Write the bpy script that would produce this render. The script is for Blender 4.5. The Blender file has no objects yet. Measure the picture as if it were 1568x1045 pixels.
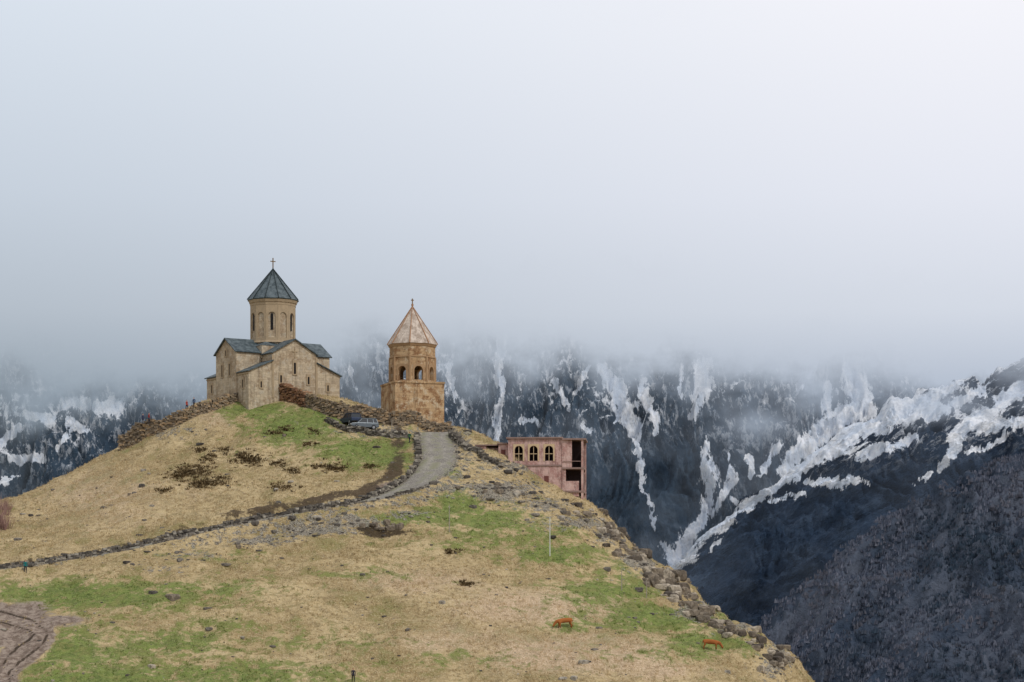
import bpy, math, random
import numpy as np
from mathutils import Matrix, Vector
random.seed(7); rng=np.random.default_rng(7)
F=3637.0; CU=784.0; HR=940.0
scn=bpy.context.scene
# ------------------------------------------------------------------ helpers
def lin(r,g,b):
    return tuple(((c/255)/12.92 if c/255<=0.04045 else ((c/255+0.055)/1.055)**2.4) for c in (r,g,b))
_p=np.random.default_rng(3).permutation(256); _p=np.concatenate([_p,_p])
_g=np.array([[math.cos(a),math.sin(a)] for a in np.linspace(0,2*math.pi,16,endpoint=False)])
def perlin(x,y):
    x=np.asarray(x,float); y=np.asarray(y,float)
    xi=np.floor(x).astype(int); yi=np.floor(y).astype(int); xf=x-xi; yf=y-yi
    u=xf*xf*xf*(xf*(xf*6-15)+10); v=yf*yf*yf*(yf*(yf*6-15)+10)
    def gr(ix,iy,dx,dy):
        h=_p[(_p[ix&255]+iy)&255]&15
        return _g[h,0]*dx+_g[h,1]*dy
    a=gr(xi,yi,xf,yf); b=gr(xi+1,yi,xf-1,yf); c=gr(xi,yi+1,xf,yf-1); d=gr(xi+1,yi+1,xf-1,yf-1)
    return ((a*(1-u)+b*u)*(1-v)+(c*(1-u)+d*u)*v)*1.4
def fbm(x,y,o=4,r=0.5):
    s=0;a=1
    for i in range(o):
        s=s+a*perlin(x*2**i+i*17.3,y*2**i-i*9.1); a*=r
    return s
def ridged(x,y,o=4,r=0.5):
    s=0;a=1
    for i in range(o):
        s=s+a*(1-2*np.abs(perlin(x*2**i+i*17.3,y*2**i-i*9.1))); a*=r
    return s/2
def sstep(a,b,x):
    t=np.clip((x-a)/(b-a),0,1); return t*t*(3-2*t)
def polydist(px,py,poly):
    best=np.full(np.shape(px),1e9); val=np.zeros(np.shape(px))
    for i in range(len(poly)-1):
        a=poly[i]; b=poly[i+1]
        dx=b[0]-a[0]; dy=b[1]-a[1]; L=dx*dx+dy*dy+1e-9
        t=np.clip(((px-a[0])*dx+(py-a[1])*dy)/L,0,1)
        d=np.hypot(px-a[0]-t*dx,py-a[1]-t*dy)
        m=d<best; best=np.where(m,d,best); val=np.where(m,a[2]+(b[2]-a[2])*t,val)
    return best,val
def link(o,parent=None):
    scn.collection.objects.link(o)
    if parent: o.parent=parent
    return o
def empty(name,loc=(0,0,0),rz=0,sc=1):
    e=bpy.data.objects.new(name,None); e.location=loc; e.rotation_euler=(0,0,rz); e.scale=(sc,sc,sc); e.empty_display_size=1
    return link(e)
def mesh_np(name,V,Fc,mat=None,attrs=None,smooth=False,parent=None):
    me=bpy.data.meshes.new(name)
    V=np.asarray(V,dtype=np.float32); Fc=np.asarray(Fc,dtype=np.int32)
    n=Fc.shape[1]
    me.vertices.add(len(V)); me.vertices.foreach_set('co',V.ravel())
    me.loops.add(Fc.size); me.loops.foreach_set('vertex_index',Fc.ravel())
    me.polygons.add(len(Fc)); me.polygons.foreach_set('loop_start',np.arange(0,Fc.size,n,dtype=np.int32))
    me.update(calc_edges=True)
    me.polygons.foreach_set('use_smooth',np.full(len(Fc),smooth,dtype=bool))
    if attrs:
        for k,a in attrs.items():
            a=np.asarray(a,dtype=np.float32)
            if a.ndim==1:
                at=me.attributes.new(k,'FLOAT','POINT'); at.data.foreach_set('value',a)
            else:
                at=me.attributes.new(k,'FLOAT_COLOR','POINT')
                at.data.foreach_set('color',np.concatenate([a,np.ones((len(a),1),np.float32)],1).ravel())
    if mat: me.materials.append(mat)
    return link(bpy.data.objects.new(name,me),parent)
def grid_faces(nx,ny):
    i=np.arange(nx-1); j=np.arange(ny-1); I,J=np.meshgrid(i,j)
    a=(J*nx+I).ravel()
    return np.stack([a,a+1,a+nx+1,a+nx],1)
import bmesh
class MB:
    def __init__(s): s.v=[]; s.f=[]
    def poly(s,pts): 
        b=len(s.v); s.v+= [tuple(p) for p in pts]; s.f.append(tuple(range(b,b+len(pts))))
    def prism(s,pts,d):
        b=len(s.v); n=len(pts); d=Vector(d)
        s.v+=[tuple(p) for p in pts]+[tuple(Vector(p)+d) for p in pts]
        s.f.append(tuple(range(b,b+n))[::-1]); s.f.append(tuple(range(b+n,b+2*n)))
        for i in range(n):
            j=(i+1)%n; s.f.append((b+i,b+j,b+n+j,b+n+i))
    def box(s,x0,x1,y0,y1,z0,z1): s.prism([(x0,y0,z0),(x1,y0,z0),(x1,y1,z0),(x0,y1,z0)],(0,0,z1-z0))
    def ngon(s,cx,cy,z0,z1,r0,r1,n,a0=0):
        b=len(s.v)
        for z,r in((z0,r0),(z1,r1)):
            for i in range(n):
                a=a0+2*math.pi*i/n; s.v.append((cx+r*math.cos(a),cy+r*math.sin(a),z))
        s.f.append(tuple(range(b,b+n))[::-1]); s.f.append(tuple(range(b+n,b+2*n)))
        for i in range(n):
            j=(i+1)%n; s.f.append((b+i,b+j,b+n+j,b+n+i))
    def obj(s,name,mat,parent=None,smooth=False,bevel=0):
        me=bpy.data.meshes.new(name); me.from_pydata(s.v,[],s.f); me.materials.append(mat)
        bm=bmesh.new(); bm.from_mesh(me); bmesh.ops.recalc_face_normals(bm,faces=bm.faces); bm.to_mesh(me); bm.free()
        if smooth:
            for p in me.polygons: p.use_smooth=True
        o=link(bpy.data.objects.new(name,me),parent)
        if bevel:
            m=o.modifiers.new('bevel','BEVEL'); m.width=bevel; m.segments=2
        return o
def arch_panel(mb,org,ux,nrm,w,h,hw,hb,hs,th,seg=8):
    o=Vector(org); ux=Vector(ux); n=Vector(nrm); up=Vector((0,0,1)); d=-n*th
    P=lambda a,b:o+ux*a+up*b
    r=hw/2
    mb.prism([P(-w/2,0),P(-r,0),P(-r,h),P(-w/2,h)],d)
    mb.prism([P(r,0),P(w/2,0),P(w/2,h),P(r,h)],d)
    if hb>0.01: mb.prism([P(-r,0),P(r,0),P(r,hb),P(-r,hb)],d)
    for i in range(seg):
        a=math.pi-math.pi*i/seg; b=math.pi-math.pi*(i+1)/seg
        xa,za=r*math.cos(a),hs+r*math.sin(a); xb,zb=r*math.cos(b),hs+r*math.sin(b)
        mb.prism([P(xa,za),P(xb,zb),P(xb,h),P(xa,h)],d)
# ------------------------------------------------------------------ node DSL
class NT:
    def __init__(s,name):
        s.m=bpy.data.materials.new(name); s.m.use_nodes=True; s.t=s.m.node_tree; s.t.nodes.clear()
    def n(s,typ,**kw):
        nd=s.t.nodes.new(typ)
        for k,v in kw.items(): setattr(nd,k,v)
        return nd
    def put(s,sock,v):
        if isinstance(v,bpy.types.NodeSocket): s.t.links.new(v,sock)
        elif isinstance(v,(tuple,list)) and len(v)==3 and sock.type=='RGBA': sock.default_value=(*v,1)
        else: sock.default_value=v
    def pos(s): return s.n('ShaderNodeNewGeometry').outputs['Position']
    def nz(s):
        g=s.n('ShaderNodeNewGeometry'); x=s.n('ShaderNodeSeparateXYZ'); s.t.links.new(g.outputs['Normal'],x.inputs[0]); return x.outputs[2]
    def obj(s): return s.n('ShaderNodeTexCoord').outputs['Object']
    def attr(s,name,col=False):
        a=s.n('ShaderNodeAttribute',attribute_name=name); return a.outputs['Color' if col else 'Fac']
    def noise(s,vec,scale,detail=4,rough=0.55,out='Fac'):
        nd=s.n('ShaderNodeTexNoise'); s.put(nd.inputs['Vector'],vec); nd.inputs['Scale'].default_value=scale
        nd.inputs['Detail'].default_value=detail; nd.inputs['Roughness'].default_value=rough
        return nd.outputs[out]
    def scl(s,vec,v,rot=(0,0,0)):
        if rot!=(0,0,0):
            nd=s.n('ShaderNodeMapping'); s.put(nd.inputs['Vector'],vec); nd.inputs['Rotation'].default_value=rot; vec=nd.outputs[0]
        nd=s.n('ShaderNodeMapping'); s.put(nd.inputs['Vector'],vec); nd.inputs['Scale'].default_value=v
        return nd.outputs[0]
    def m_(s,op,a,b=0.0):
        nd=s.n('ShaderNodeMath',operation=op); s.put(nd.inputs[0],a); s.put(nd.inputs[1],b); return nd.outputs[0]
    def dev(s,x,k): return s.m_('MULTIPLY',s.m_('SUBTRACT',x,.5),k)
    def add(s,*a):
        r=a[0]
        for b in a[1:]: r=s.m_('ADD',r,b)
        return r
    def step(s,x,a,b):
        nd=s.n('ShaderNodeMapRange',interpolation_type='SMOOTHSTEP'); s.put(nd.inputs[0],x)
        nd.inputs[1].default_value=a; nd.inputs[2].default_value=b; return nd.outputs[0]
    def mix(s,f,a,b,blend='MIX'):
        nd=s.n('ShaderNodeMix',data_type='RGBA',blend_type=blend); s.put(nd.inputs[0],f); s.put(nd.inputs[6],a); s.put(nd.inputs[7],b); return nd.outputs[2]
    def done(s,col,rough=0.9,bump=None,bs=0.5,bd=0.1,metal=0,spec=0.2):
        b=s.n('ShaderNodeBsdfPrincipled'); s.put(b.inputs['Base Color'],col); s.put(b.inputs['Roughness'],rough)
        b.inputs['Metallic'].default_value=metal; b.inputs['Specular IOR Level'].default_value=spec
        if bump is not None:
            bn=s.n('ShaderNodeBump'); bn.inputs['Strength'].default_value=bs; bn.inputs['Distance'].default_value=bd
            s.put(bn.inputs['Height'],bump); s.t.links.new(bn.outputs[0],b.inputs['Normal'])
        o=s.n('ShaderNodeOutputMaterial'); s.t.links.new(b.outputs[0],o.inputs[0]); return s.m
def simple(name,col,var=0.15,scale=3,rough=0.8,metal=0,spec=0.3):
    k=NT(name); p=k.obj(); n=k.noise(p,scale,4)
    return k.done(k.mix(n,tuple(c*(1-var) for c in col),tuple(min(1,c*(1+var)) for c in col)),rough,metal=metal,spec=spec)
# ------------------------------------------------------------------ world
zs=[0.0,0.09,0.125,0.172,0.25,0.5,1.0]
CL=[lin(136,148,160),lin(150,163,175),lin(180,190,201),lin(198,208,220),lin(217,226,237),lin(222,226,234),lin(228,230,236)]
CR=[lin(162,173,189),lin(178,189,206),lin(213,219,230),lin(230,233,243),lin(246,246,252),lin(240,240,245),lin(232,234,240)]
w=bpy.data.worlds.new("World"); scn.world=w; w.use_nodes=True; t=w.node_tree; t.nodes.clear()
def wn(ty,**k):
    n=t.nodes.new(ty)
    for a,b in k.items(): setattr(n,a,b)
    return n
tc=wn('ShaderNodeTexCoord'); sp=wn('ShaderNodeSeparateXYZ'); t.links.new(tc.outputs['Generated'],sp.inputs[0])
def ramp(cols):
    r=wn('ShaderNodeValToRGB'); el=r.color_ramp.elements
    pts=[(0.0,lin(66,68,66))]+[(max(0.02,z),c) for z,c in zip(zs,cols)]
    el[0].position=pts[0][0]; el[0].color=(*pts[0][1],1); el[1].position=1; el[1].color=(*pts[-1][1],1)
    for z,c in pts[1:-1]:
        e=el.new(z); e.color=(*c,1)
    t.links.new(sp.outputs['Z'],r.inputs[0]); return r.outputs[0]
rl,rr=ramp(CL),ramp(CR)
mr=wn('ShaderNodeMapRange',interpolation_type='SMOOTHSTEP'); mr.inputs[1].default_value=-0.26; mr.inputs[2].default_value=0.26
t.links.new(sp.outputs['X'],mr.inputs[0])
mx=wn('ShaderNodeMix',data_type='RGBA'); t.links.new(mr.outputs[0],mx.inputs[0]); t.links.new(rl,mx.inputs[6]); t.links.new(rr,mx.inputs[7])
nz=wn('ShaderNodeTexNoise'); mp=wn('ShaderNodeMapping'); mp.inputs['Scale'].default_value=(5,5,14); t.links.new(tc.outputs['Generated'],mp.inputs[0]); t.links.new(mp.outputs[0],nz.inputs['Vector'])
nz.inputs['Scale'].default_value=1.2; nz.inputs['Detail'].default_value=3
nr=wn('ShaderNodeMapRange'); nr.inputs[3].default_value=0.90; nr.inputs[4].default_value=1.10; t.links.new(nz.outputs['Fac'],nr.inputs[0])
vm=wn('ShaderNodeVectorMath',operation='SCALE'); t.links.new(mx.outputs[2],vm.inputs[0]); t.links.new(nr.outputs[0],vm.inputs['Scale'])
sky=wn('ShaderNodeTexSky'); sky.sky_type='NISHITA'; sky.sun_disc=False; sky.sun_elevation=math.radians(46); sky.sun_rotation=math.radians(140)
b1=wn('ShaderNodeBackground'); b1.inputs[1].default_value=0.1; t.links.new(sky.outputs[0],b1.inputs[0])
b2=wn('ShaderNodeBackground'); b2.inputs[1].default_value=1.0; t.links.new(vm.outputs[0],b2.inputs[0])
ms=wn('ShaderNodeMixShader'); ms.inputs[0].default_value=0.95; t.links.new(b1.outputs[0],ms.inputs[1]); t.links.new(b2.outputs[0],ms.inputs[2])
wo=wn('ShaderNodeOutputWorld'); t.links.new(ms.outputs[0],wo.inputs[0])
def skycol(X,Y,Z):
    L=np.sqrt(X*X+Y*Y+Z*Z); z=Z/L; x=X/L; f=sstep(-0.26,0.26,x)[:,None]
    a=np.stack([np.interp(z,zs,[c[i] for c in CL]) for i in range(3)],1)
    b=np.stack([np.interp(z,zs,[c[i] for c in CR]) for i in range(3)],1)
    return a*(1-f)+b*f
sl=bpy.data.lights.new('sun','SUN'); sl.energy=1.5; sl.angle=math.radians(10); sl.color=(1,0.965,0.92)
so=link(bpy.data.objects.new('sun',sl))
az=math.radians(140); el=math.radians(46)
sd=Vector((math.sin(az)*math.cos(el),math.cos(az)*math.cos(el),math.sin(el)))
so.rotation_euler=sd.to_track_quat('Z','Y').to_euler()
# ------------------------------------------------------------------ hill terrain
def W(u,v,d): return ((u-CU)/F*d, d, (HR-v)/F*d)
cp=[W(*p) for p in [
 (-160,835,392),(-80,800,392),(0,768,390),(80,738,394),(180,690,399),(250,657,402),(330,624,404),
 (0,872,330),(150,850,334),(330,810,340),(470,782,345),(590,762,350),(650,738,357),(675,700,368),(662,664,383),(700,658,390),
 (-150,900,325),(50,820,352),(100,780,372),(150,780,360),(250,730,372),(300,700,380),(350,660,388),(300,770,356),(420,700,374),(420,645,388),(500,700,370),(500,655,382),(560,690,373),(600,720,364),(520,740,360),
 (480,622,392),(520,640,390),(553,658,384),(600,662,385),(630,668,383),
 (0,920,316),(200,900,318),(400,870,325),(600,840,332),(760,780,348),(800,850,334),(900,850,338),(720,722,360),(760,735,361),(800,750,359),(850,775,354),
 (905,782,360),(945,818,356),(1010,864,348),(1070,925,338),(1150,972,325),(1215,1046,310),(980,900,332),(727,700,367),(790,722,366),(850,766,362),
 (-150,1045,286),(0,1045,288),(300,1045,290),(600,1045,291),(900,1045,293),(1100,1045,298),
 (300,960,305),(600,945,309),(850,950,312),(1050,965,318),(0,980,302)]]
cp+=[(-41,402,36),(-30,395,35.6),(-52,400,36),(-41,420,35.4),(-25,408,34.6),(-14,396,31.9),(-19,392,31.6),(-17,408,31.8),(-8,400,31),(0,385,26.5),(6,376,22.5),
 (-70,425,27),(-60,445,20),(-20,440,16),(10,400,18),(18,388,9),(-95,425,8),(-130,430,0),(30,400,-12),(26,374,4),(36,360,-10),(38,342,-16),(46,330,-30),(50,305,-32),(70,360,-55),(10,430,-5),
 (16,366,14),(20,366,9),(33,348,-3),(43,322,-14),(14,376,15),
 (-60,480,-25),(0,480,-45),(-130,480,-40),(60,420,-70),(100,330,-80),(100,250,-60),
 (-100,240,-24),(-40,240,-24),(30,240,-26),(0,150,-24),(-80,150,-24),(60,150,-30),(0,60,-6),(0,0,-1.8),(-60,20,-4),(60,20,-6),(0,-60,-3),(-180,380,0),(-200,300,-10),(-200,200,-20)]
cp=np.array(cp)
C2=6.0**2
def K(x,y,P): return np.sqrt((x[:,None]-P[None,:,0])**2+(y[:,None]-P[None,:,1])**2+C2)
A=K(cp[:,0],cp[:,1],cp)/100; n=len(cp)
Q=np.concatenate([np.ones((n,1)),cp[:,:2]/100],1)
M=np.block([[A,Q],[Q.T,np.zeros((3,3))]]); 
M[:n,:n]-=np.eye(n)*0.002
sol=np.linalg.solve(M,np.concatenate([cp[:,2],np.zeros(3)]))
def hz0(x,y):
    x=np.atleast_1d(np.asarray(x,float)); y=np.atleast_1d(np.asarray(y,float)); sh=x.shape; x=x.ravel(); y=y.ravel(); out=np.empty(len(x))
    for i in range(0,len(x),40000):
        a=x[i:i+40000]; b=y[i:i+40000]
        out[i:i+40000]=K(a,b,cp)@sol[:n]/100+sol[n]+sol[n+1]*a/100+sol[n+2]*b/100
    ox=np.maximum(np.abs(x+20)-150,0); oy=np.maximum(np.maximum(-50-y,y-470),0)
    f=sstep(0,150,np.hypot(ox,oy)); out=np.clip(out,-150,60)
    return (out*(1-f)-150*f).reshape(sh)
def cast(u,v,fn,lo=285,hi=420):
    Y=np.linspace(lo,hi,1400); X=(u-CU)/F*Y; Z=(HR-v)/F*Y
    h=fn(X,Y); k=np.where(h>=Z)[0]
    i=k[0] if len(k) else int(np.argmin(Z-h))
    return float(X[i]),float(Y[i]),float(h[i])
roadpx=[(-60,882),(0,873),(80,862),(150,852),(240,832),(330,810),(400,797),(470,783),(530,774),(590,764),(625,750),(650,735),(668,718),(674,700),(668,682),(664,668),(675,658)]
road=[cast(u,v,hz0) for u,v in roadpx]
def resample(P,step):
    P=np.array(P,float); d=np.r_[0,np.cumsum(np.hypot(*(P[1:,:2]-P[:-1,:2]).T))]; s=np.arange(0,d[-1],step)
    return np.stack([np.interp(s,d,P[:,i]) for i in range(P.shape[1])],1)
def smooth(P,k):
    P=P.copy()
    for _ in range(k): P[1:-1]=(P[:-2]+2*P[1:-1]+P[2:])/4
    return P
road=smooth(resample(road,1.0),30)
road_c=road[::3]
def hz(x,y,detail=True):
    x=np.atleast_1d(np.asarray(x,float)); y=np.atleast_1d(np.asarray(y,float))
    z=hz0(x,y)
    near=(np.abs(x+10)<140)&(y>200)&(y<520)
    d,zr=polydist(x,y,road_c)
    f=1-sstep(3.2,5.2,d)
    pl=np.exp(-(((x+38)/22)**2+((y-405)/14)**2)**2)
    q=(1-f)*(1-pl)
    east=sstep(8,32,x)*sstep(290,330,y)
    bump=0.85*fbm(x/14,y/14,3)+0.42*fbm(x/3.6,y/3.6,3)+east*(2.8*ridged(x/8,y/8,4)-1.6)
    px_,py_,_=PIT; bump=bump-1.8*np.exp(-((x-px_)/4.6)**2-((y-py_)/3.0)**2)
    z=z+np.where(near,bump,0)*q
    tz=z+.6*fbm(x/9,y/9,2); z=z+np.where(near,.10*np.sin(tz*2*math.pi/1.5)*np.clip(.4+fbm(x/18,y/18,2),0,1),0)*q
    z=z*(1-f)+zr*f
    return z
PIT=cast(588,816,hz0)
X1=np.arange(-108,62,0.42); Y1=np.arange(276,424,0.40)
def ext(a,b,n,far):
    s=np.cumsum(np.geomspace(b,far/6,n)); return a+s*far/s[-1]
gx=(-108-ext(0,0.8,34,8000))[::-1]
gx=np.r_[gx,X1,62+ext(0,0.8,34,8000)]
gy=np.r_[(276-np.r_[np.arange(3,330,4.0),ext(330,20,10,2000)])[::-1],Y1,424+ext(0,0.8,38,11000)]
GX,GY=np.meshgrid(gx,gy); GZ=hz(GX.ravel(),GY.ravel())
gxr,gyr=GX.ravel(),GY.ravel()
yy=np.maximum(gyr,1.0); GU=CU+F*gxr/yy; GV=HR-F*GZ/yy
vis=(gyr>270)&(gyr<430)
wu=16*fbm(gxr/7,gyr/7,4); wv=8*fbm(gxr/7+40,gyr/7,4)
def blobs(U,V,L):
    s=np.zeros(U.shape)
    for (u,v,ru,rv,a) in L: s=np.maximum(s,a*np.exp(-((U-u)/ru)**2-((V-v)/rv)**2))
    return s
green_b=[(400,628,62,20,1),(450,655,80,30,1),(540,690,75,28,.95),(590,700,50,25,.9),(480,640,60,18,1),(130,912,230,26,1),(60,1000,210,50,1),(350,1035,190,26,.85),(260,985,120,26,.8),(500,1030,140,22,.6),
 (700,775,60,26,.95),(740,800,90,26,.95),(650,792,110,16,.9),(850,850,90,20,.9),(830,815,70,20,.7),(930,905,100,26,.9),(1000,945,140,24,.95),(1090,985,90,22,.95),(880,955,60,18,.7),(480,985,140,18,.5),(150,1040,180,28,1),(620,690,18,40,.8),(690,720,24,16,.8),(300,900,140,16,.7),(760,830,130,16,.65),(950,880,60,20,.7),(1020,1000,90,16,.6),(560,880,100,12,.5),(330,850,90,10,.45),(700,1010,120,14,.5),(350,960,160,18,.5)]
pale_b=[(830,930,150,34,1),(880,1000,190,34,1),(640,890,140,26,.7),(700,980,140,30,.7),(160,760,120,60,.6),(330,640,60,25,.6),(1000,1025,120,18,.9),(300,760,90,30,.4)]
scree_b=[(480,812,80,12,1),(400,828,70,8,.8),(540,800,60,12,.9),(620,785,40,10,.7),(700,750,50,12,.8),(770,750,65,18,1),(830,775,50,14,.8),(890,800,50,16,.9),(935,820,30,16,.9),(300,850,60,8,.6),(690,690,20,20,.6),(1015,885,34,18,1),(1070,935,34,16,1),(780,715,70,14,.8),(590,660,90,8,.7),(250,660,60,10,.6),(1190,1010,30,30,.9),(240,870,60,6,.5),(980,860,34,20,1),(1120,965,34,12,1),(860,800,60,12,.5)]
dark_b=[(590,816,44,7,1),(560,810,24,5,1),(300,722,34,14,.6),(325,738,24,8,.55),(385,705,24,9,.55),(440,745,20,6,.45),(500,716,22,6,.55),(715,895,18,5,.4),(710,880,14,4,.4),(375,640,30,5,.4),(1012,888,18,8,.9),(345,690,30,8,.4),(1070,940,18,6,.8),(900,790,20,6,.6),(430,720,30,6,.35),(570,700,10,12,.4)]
dirt_b=[(20,940,84,20,1),(90,950,44,11,1),(0,975,50,20,.9),(590,748,24,8,1),(460,650,10,3,.5)]
def B_(L): return blobs(GU+wu,GV+wv,L)
green=B_(green_b); pale=B_(pale_b); scree=B_(scree_b); dark=blobs(GU+wu*.4,GV+wv*.4,dark_b); dirt=B_(dirt_b)
dr,_=polydist(gxr,gyr,road_c)
roadtan=np.gradient(road_c[:,:2],axis=0)
near_i=np.zeros(len(gxr),int); bd=np.full(len(gxr),1e9)
for i in range(len(road_c)):
    d=np.hypot(gxr-road_c[i,0],gyr-road_c[i,1]); m=d<bd; bd[m]=d[m]; near_i[m]=i
side=roadtan[near_i,0]*(gyr-road_c[near_i,1])-roadtan[near_i,1]*(gxr-road_c[near_i,0])
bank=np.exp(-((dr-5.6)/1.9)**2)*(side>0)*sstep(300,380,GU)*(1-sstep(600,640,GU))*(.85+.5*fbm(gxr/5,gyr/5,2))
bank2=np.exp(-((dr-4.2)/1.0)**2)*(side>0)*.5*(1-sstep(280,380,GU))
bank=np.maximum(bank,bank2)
scree=np.maximum(scree,(1-sstep(2.6,4.5,dr))*.95)
scree=np.maximum(scree,.55*np.exp(-((dr-4.6)/1.4)**2)*(side<0)*sstep(150,350,GU))
trails=[[(765,895,5),(768,960,5),(772,1045,5)],[(105,735,5),(60,790,5),(10,850,5)],[(870,790,5),(780,860,4)],[(850,1045,4),(900,980,3)]]
tr=np.zeros(len(gxr)); ruts=np.zeros(len(gxr))
for T in trails:
    d,wd=polydist(GU+wu*.5,GV+wv*.5,T); tr=np.maximum(tr,np.exp(-(d/wd)**2)*.42)
# curving dirt track, bottom left, with a pair of wheel ruts
TR=[(-60,940,1),(0,945,1),(45,957,1),(62,970,1),(52,986,1),(22,1008,1),(6,1030,1),(10,1060,1)]
d,_=polydist(GU+wu*.25,GV+wv*.25,TR); dirt=np.maximum(dirt,1.1*np.exp(-(d/24)**4))
ruts=np.maximum(np.exp(-((d-9)/2.4)**2),0)*.75
dark=np.maximum(dark,ruts*(GU<110))
green=green*(1-np.exp(-(d/26)**4))
k=NT('grass_hill'); p=k.pos()
n1=k.noise(p,0.10,4,.6); n2=k.noise(p,1.1,5,.7); n3=k.noise(p,5,3,.7); n0=k.noise(p,0.38,5,.68)
tz=k.noise(k.scl(p,(.25,.25,2.2)),1.0,4,.65)
tan=k.mix(k.step(n1,.38,.62),lin(166,144,104),lin(196,174,132))
tan=k.mix(k.m_('MULTIPLY',k.step(n0,.50,.64),.55),tan,lin(146,121,84))
tan=k.mix(k.m_('MULTIPLY',k.step(tz,.50,.62),.35),tan,lin(134,114,78))
tan=k.mix(k.m_('MULTIPLY',k.step(n2,.48,.62),.58),tan,lin(118,98,66))
tan=k.mix(k.m_('MULTIPLY',k.step(n3,.5,.66),.6),tan,lin(222,206,170))
palec=k.mix(k.step(n3,.4,.65),lin(184,158,128),lin(222,198,168)); palec=k.mix(k.m_('MULTIPLY',k.step(n2,.5,.64),.55),palec,lin(142,118,90))
col=k.mix(k.m_('MULTIPLY',k.step(k.add(k.attr('pale'),k.dev(n0,1.6)),.2,.8),.85),tan,palec)
grn=k.mix(k.step(n2,.38,.62),lin(80,102,46),lin(124,140,72)); grn=k.mix(k.m_('MULTIPLY',k.step(n3,.48,.68),.6),grn,lin(164,164,110)); grn=k.mix(k.m_('MULTIPLY',k.step(n0,.50,.62),.45),grn,lin(146,136,88))
gf=k.m_('MULTIPLY',k.step(k.add(k.attr('green'),k.dev(n0,2.8),k.dev(n2,1.4)),.20,.78),.94)
gf2=k.m_('MULTIPLY',k.step(k.add(n0,k.dev(n1,-.8)),.50,.72),.38)
col=k.mix(k.m_('MAXIMUM',gf,gf2),col,grn)
def amt(a,nn,lo,hi,kk=1.6): return k.step(k.add(k.attr(a),k.dev(nn,kk)),lo,hi)
col=k.mix(amt('dirt',n2,.35,.65,1.0),col,k.mix(k.step(n2,.4,.6),lin(122,106,94),lin(164,148,134)))
col=k.mix(amt('trail',n2,.3,.6,.8),col,lin(188,166,134))
col=k.mix(k.m_('MULTIPLY',amt('scree',n2,.45,.65,2.8),.85),col,k.mix(k.step(n3,.38,.62),lin(88,84,80),lin(166,160,148)))
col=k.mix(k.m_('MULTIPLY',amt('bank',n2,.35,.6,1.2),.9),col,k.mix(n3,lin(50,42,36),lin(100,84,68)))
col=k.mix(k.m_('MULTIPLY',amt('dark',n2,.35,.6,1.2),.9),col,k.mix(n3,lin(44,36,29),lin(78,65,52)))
bump=k.add(n2,k.m_('MULTIPLY',n3,.4),k.m_('MULTIPLY',tz,.8))
hillmat=k.done(col,.95,bump,1.0,.5,spec=.1)
ground=mesh_np('ground',np.stack([gxr,gyr,GZ],1),grid_faces(len(gx),len(gy)),hillmat,dict(green=green,pale=pale,scree=scree,dark=dark,dirt=dirt,trail=tr,bank=bank),smooth=True)
ZG=GZ.reshape(GX.shape)
def hs(x,y):
    x=np.atleast_1d(x).astype(float); y=np.atleast_1d(y).astype(float)
    i=np.clip(np.searchsorted(gx,x)-1,0,len(gx)-2); j=np.clip(np.searchsorted(gy,y)-1,0,len(gy)-2)
    fx=(x-gx[i])/(gx[i+1]-gx[i]); fy=(y-gy[j])/(gy[j+1]-gy[j])
    return (ZG[j,i]*(1-fx)+ZG[j,i+1]*fx)*(1-fy)+(ZG[j+1,i]*(1-fx)+ZG[j+1,i+1]*fx)*fy
def C(u,v): return cast(u,v,hs)
rd=resample(road,0.5); tg=np.gradient(rd[:,:2],axis=0); tg/=np.linalg.norm(tg,axis=1)[:,None]; nn=np.stack([-tg[:,1],tg[:,0]],1)
ncr=11
s=np.arange(len(rd))*.5
wl=2.5+.5*perlin(s/3,s*0+3.3)+.35*perlin(s/.9,s*0+7.3); wr=2.5+.5*perlin(s/3.3,s*0+13.3)+.35*perlin(s/.8,s*0+1.3)
cc=np.linspace(-1,1,ncr)
offs=np.where(cc[None]<0,cc[None]*wl[:,None],cc[None]*wr[:,None])
RX=rd[:,0][:,None]+nn[:,0][:,None]*offs; RY=rd[:,1][:,None]+nn[:,1][:,None]*offs
RZ=hs(RX.ravel(),RY.ravel())+0.07-0.07*(np.abs(np.tile(cc,len(rd)))>.95)
k=NT('gravel'); p=k.pos(); a=k.noise(p,.5,4,.6); b=k.noise(p,4.5,4,.75)
lane=k.attr('lane')
cg=k.mix(k.step(a,.35,.65),lin(110,104,97),lin(146,140,131)); cg=k.mix(k.m_('MULTIPLY',k.step(b,.45,.62),.6),cg,lin(180,174,162)); cg=k.mix(k.m_('MULTIPLY',k.m_('MULTIPLY',k.m_('SUBTRACT',1.0,lane),k.step(a,.42,.58)),.65),cg,lin(118,118,84))
gm=k.done(cg,.95,b,.9,.14)
lane_v=np.exp(-((np.abs(cc)-.45)/.22)**2)
mesh_np('gravel_road',np.stack([RX.ravel(),RY.ravel(),RZ],1),grid_faces(ncr,len(rd)),gm,dict(lane=np.tile(lane_v,len(rd))),smooth=True)
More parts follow.
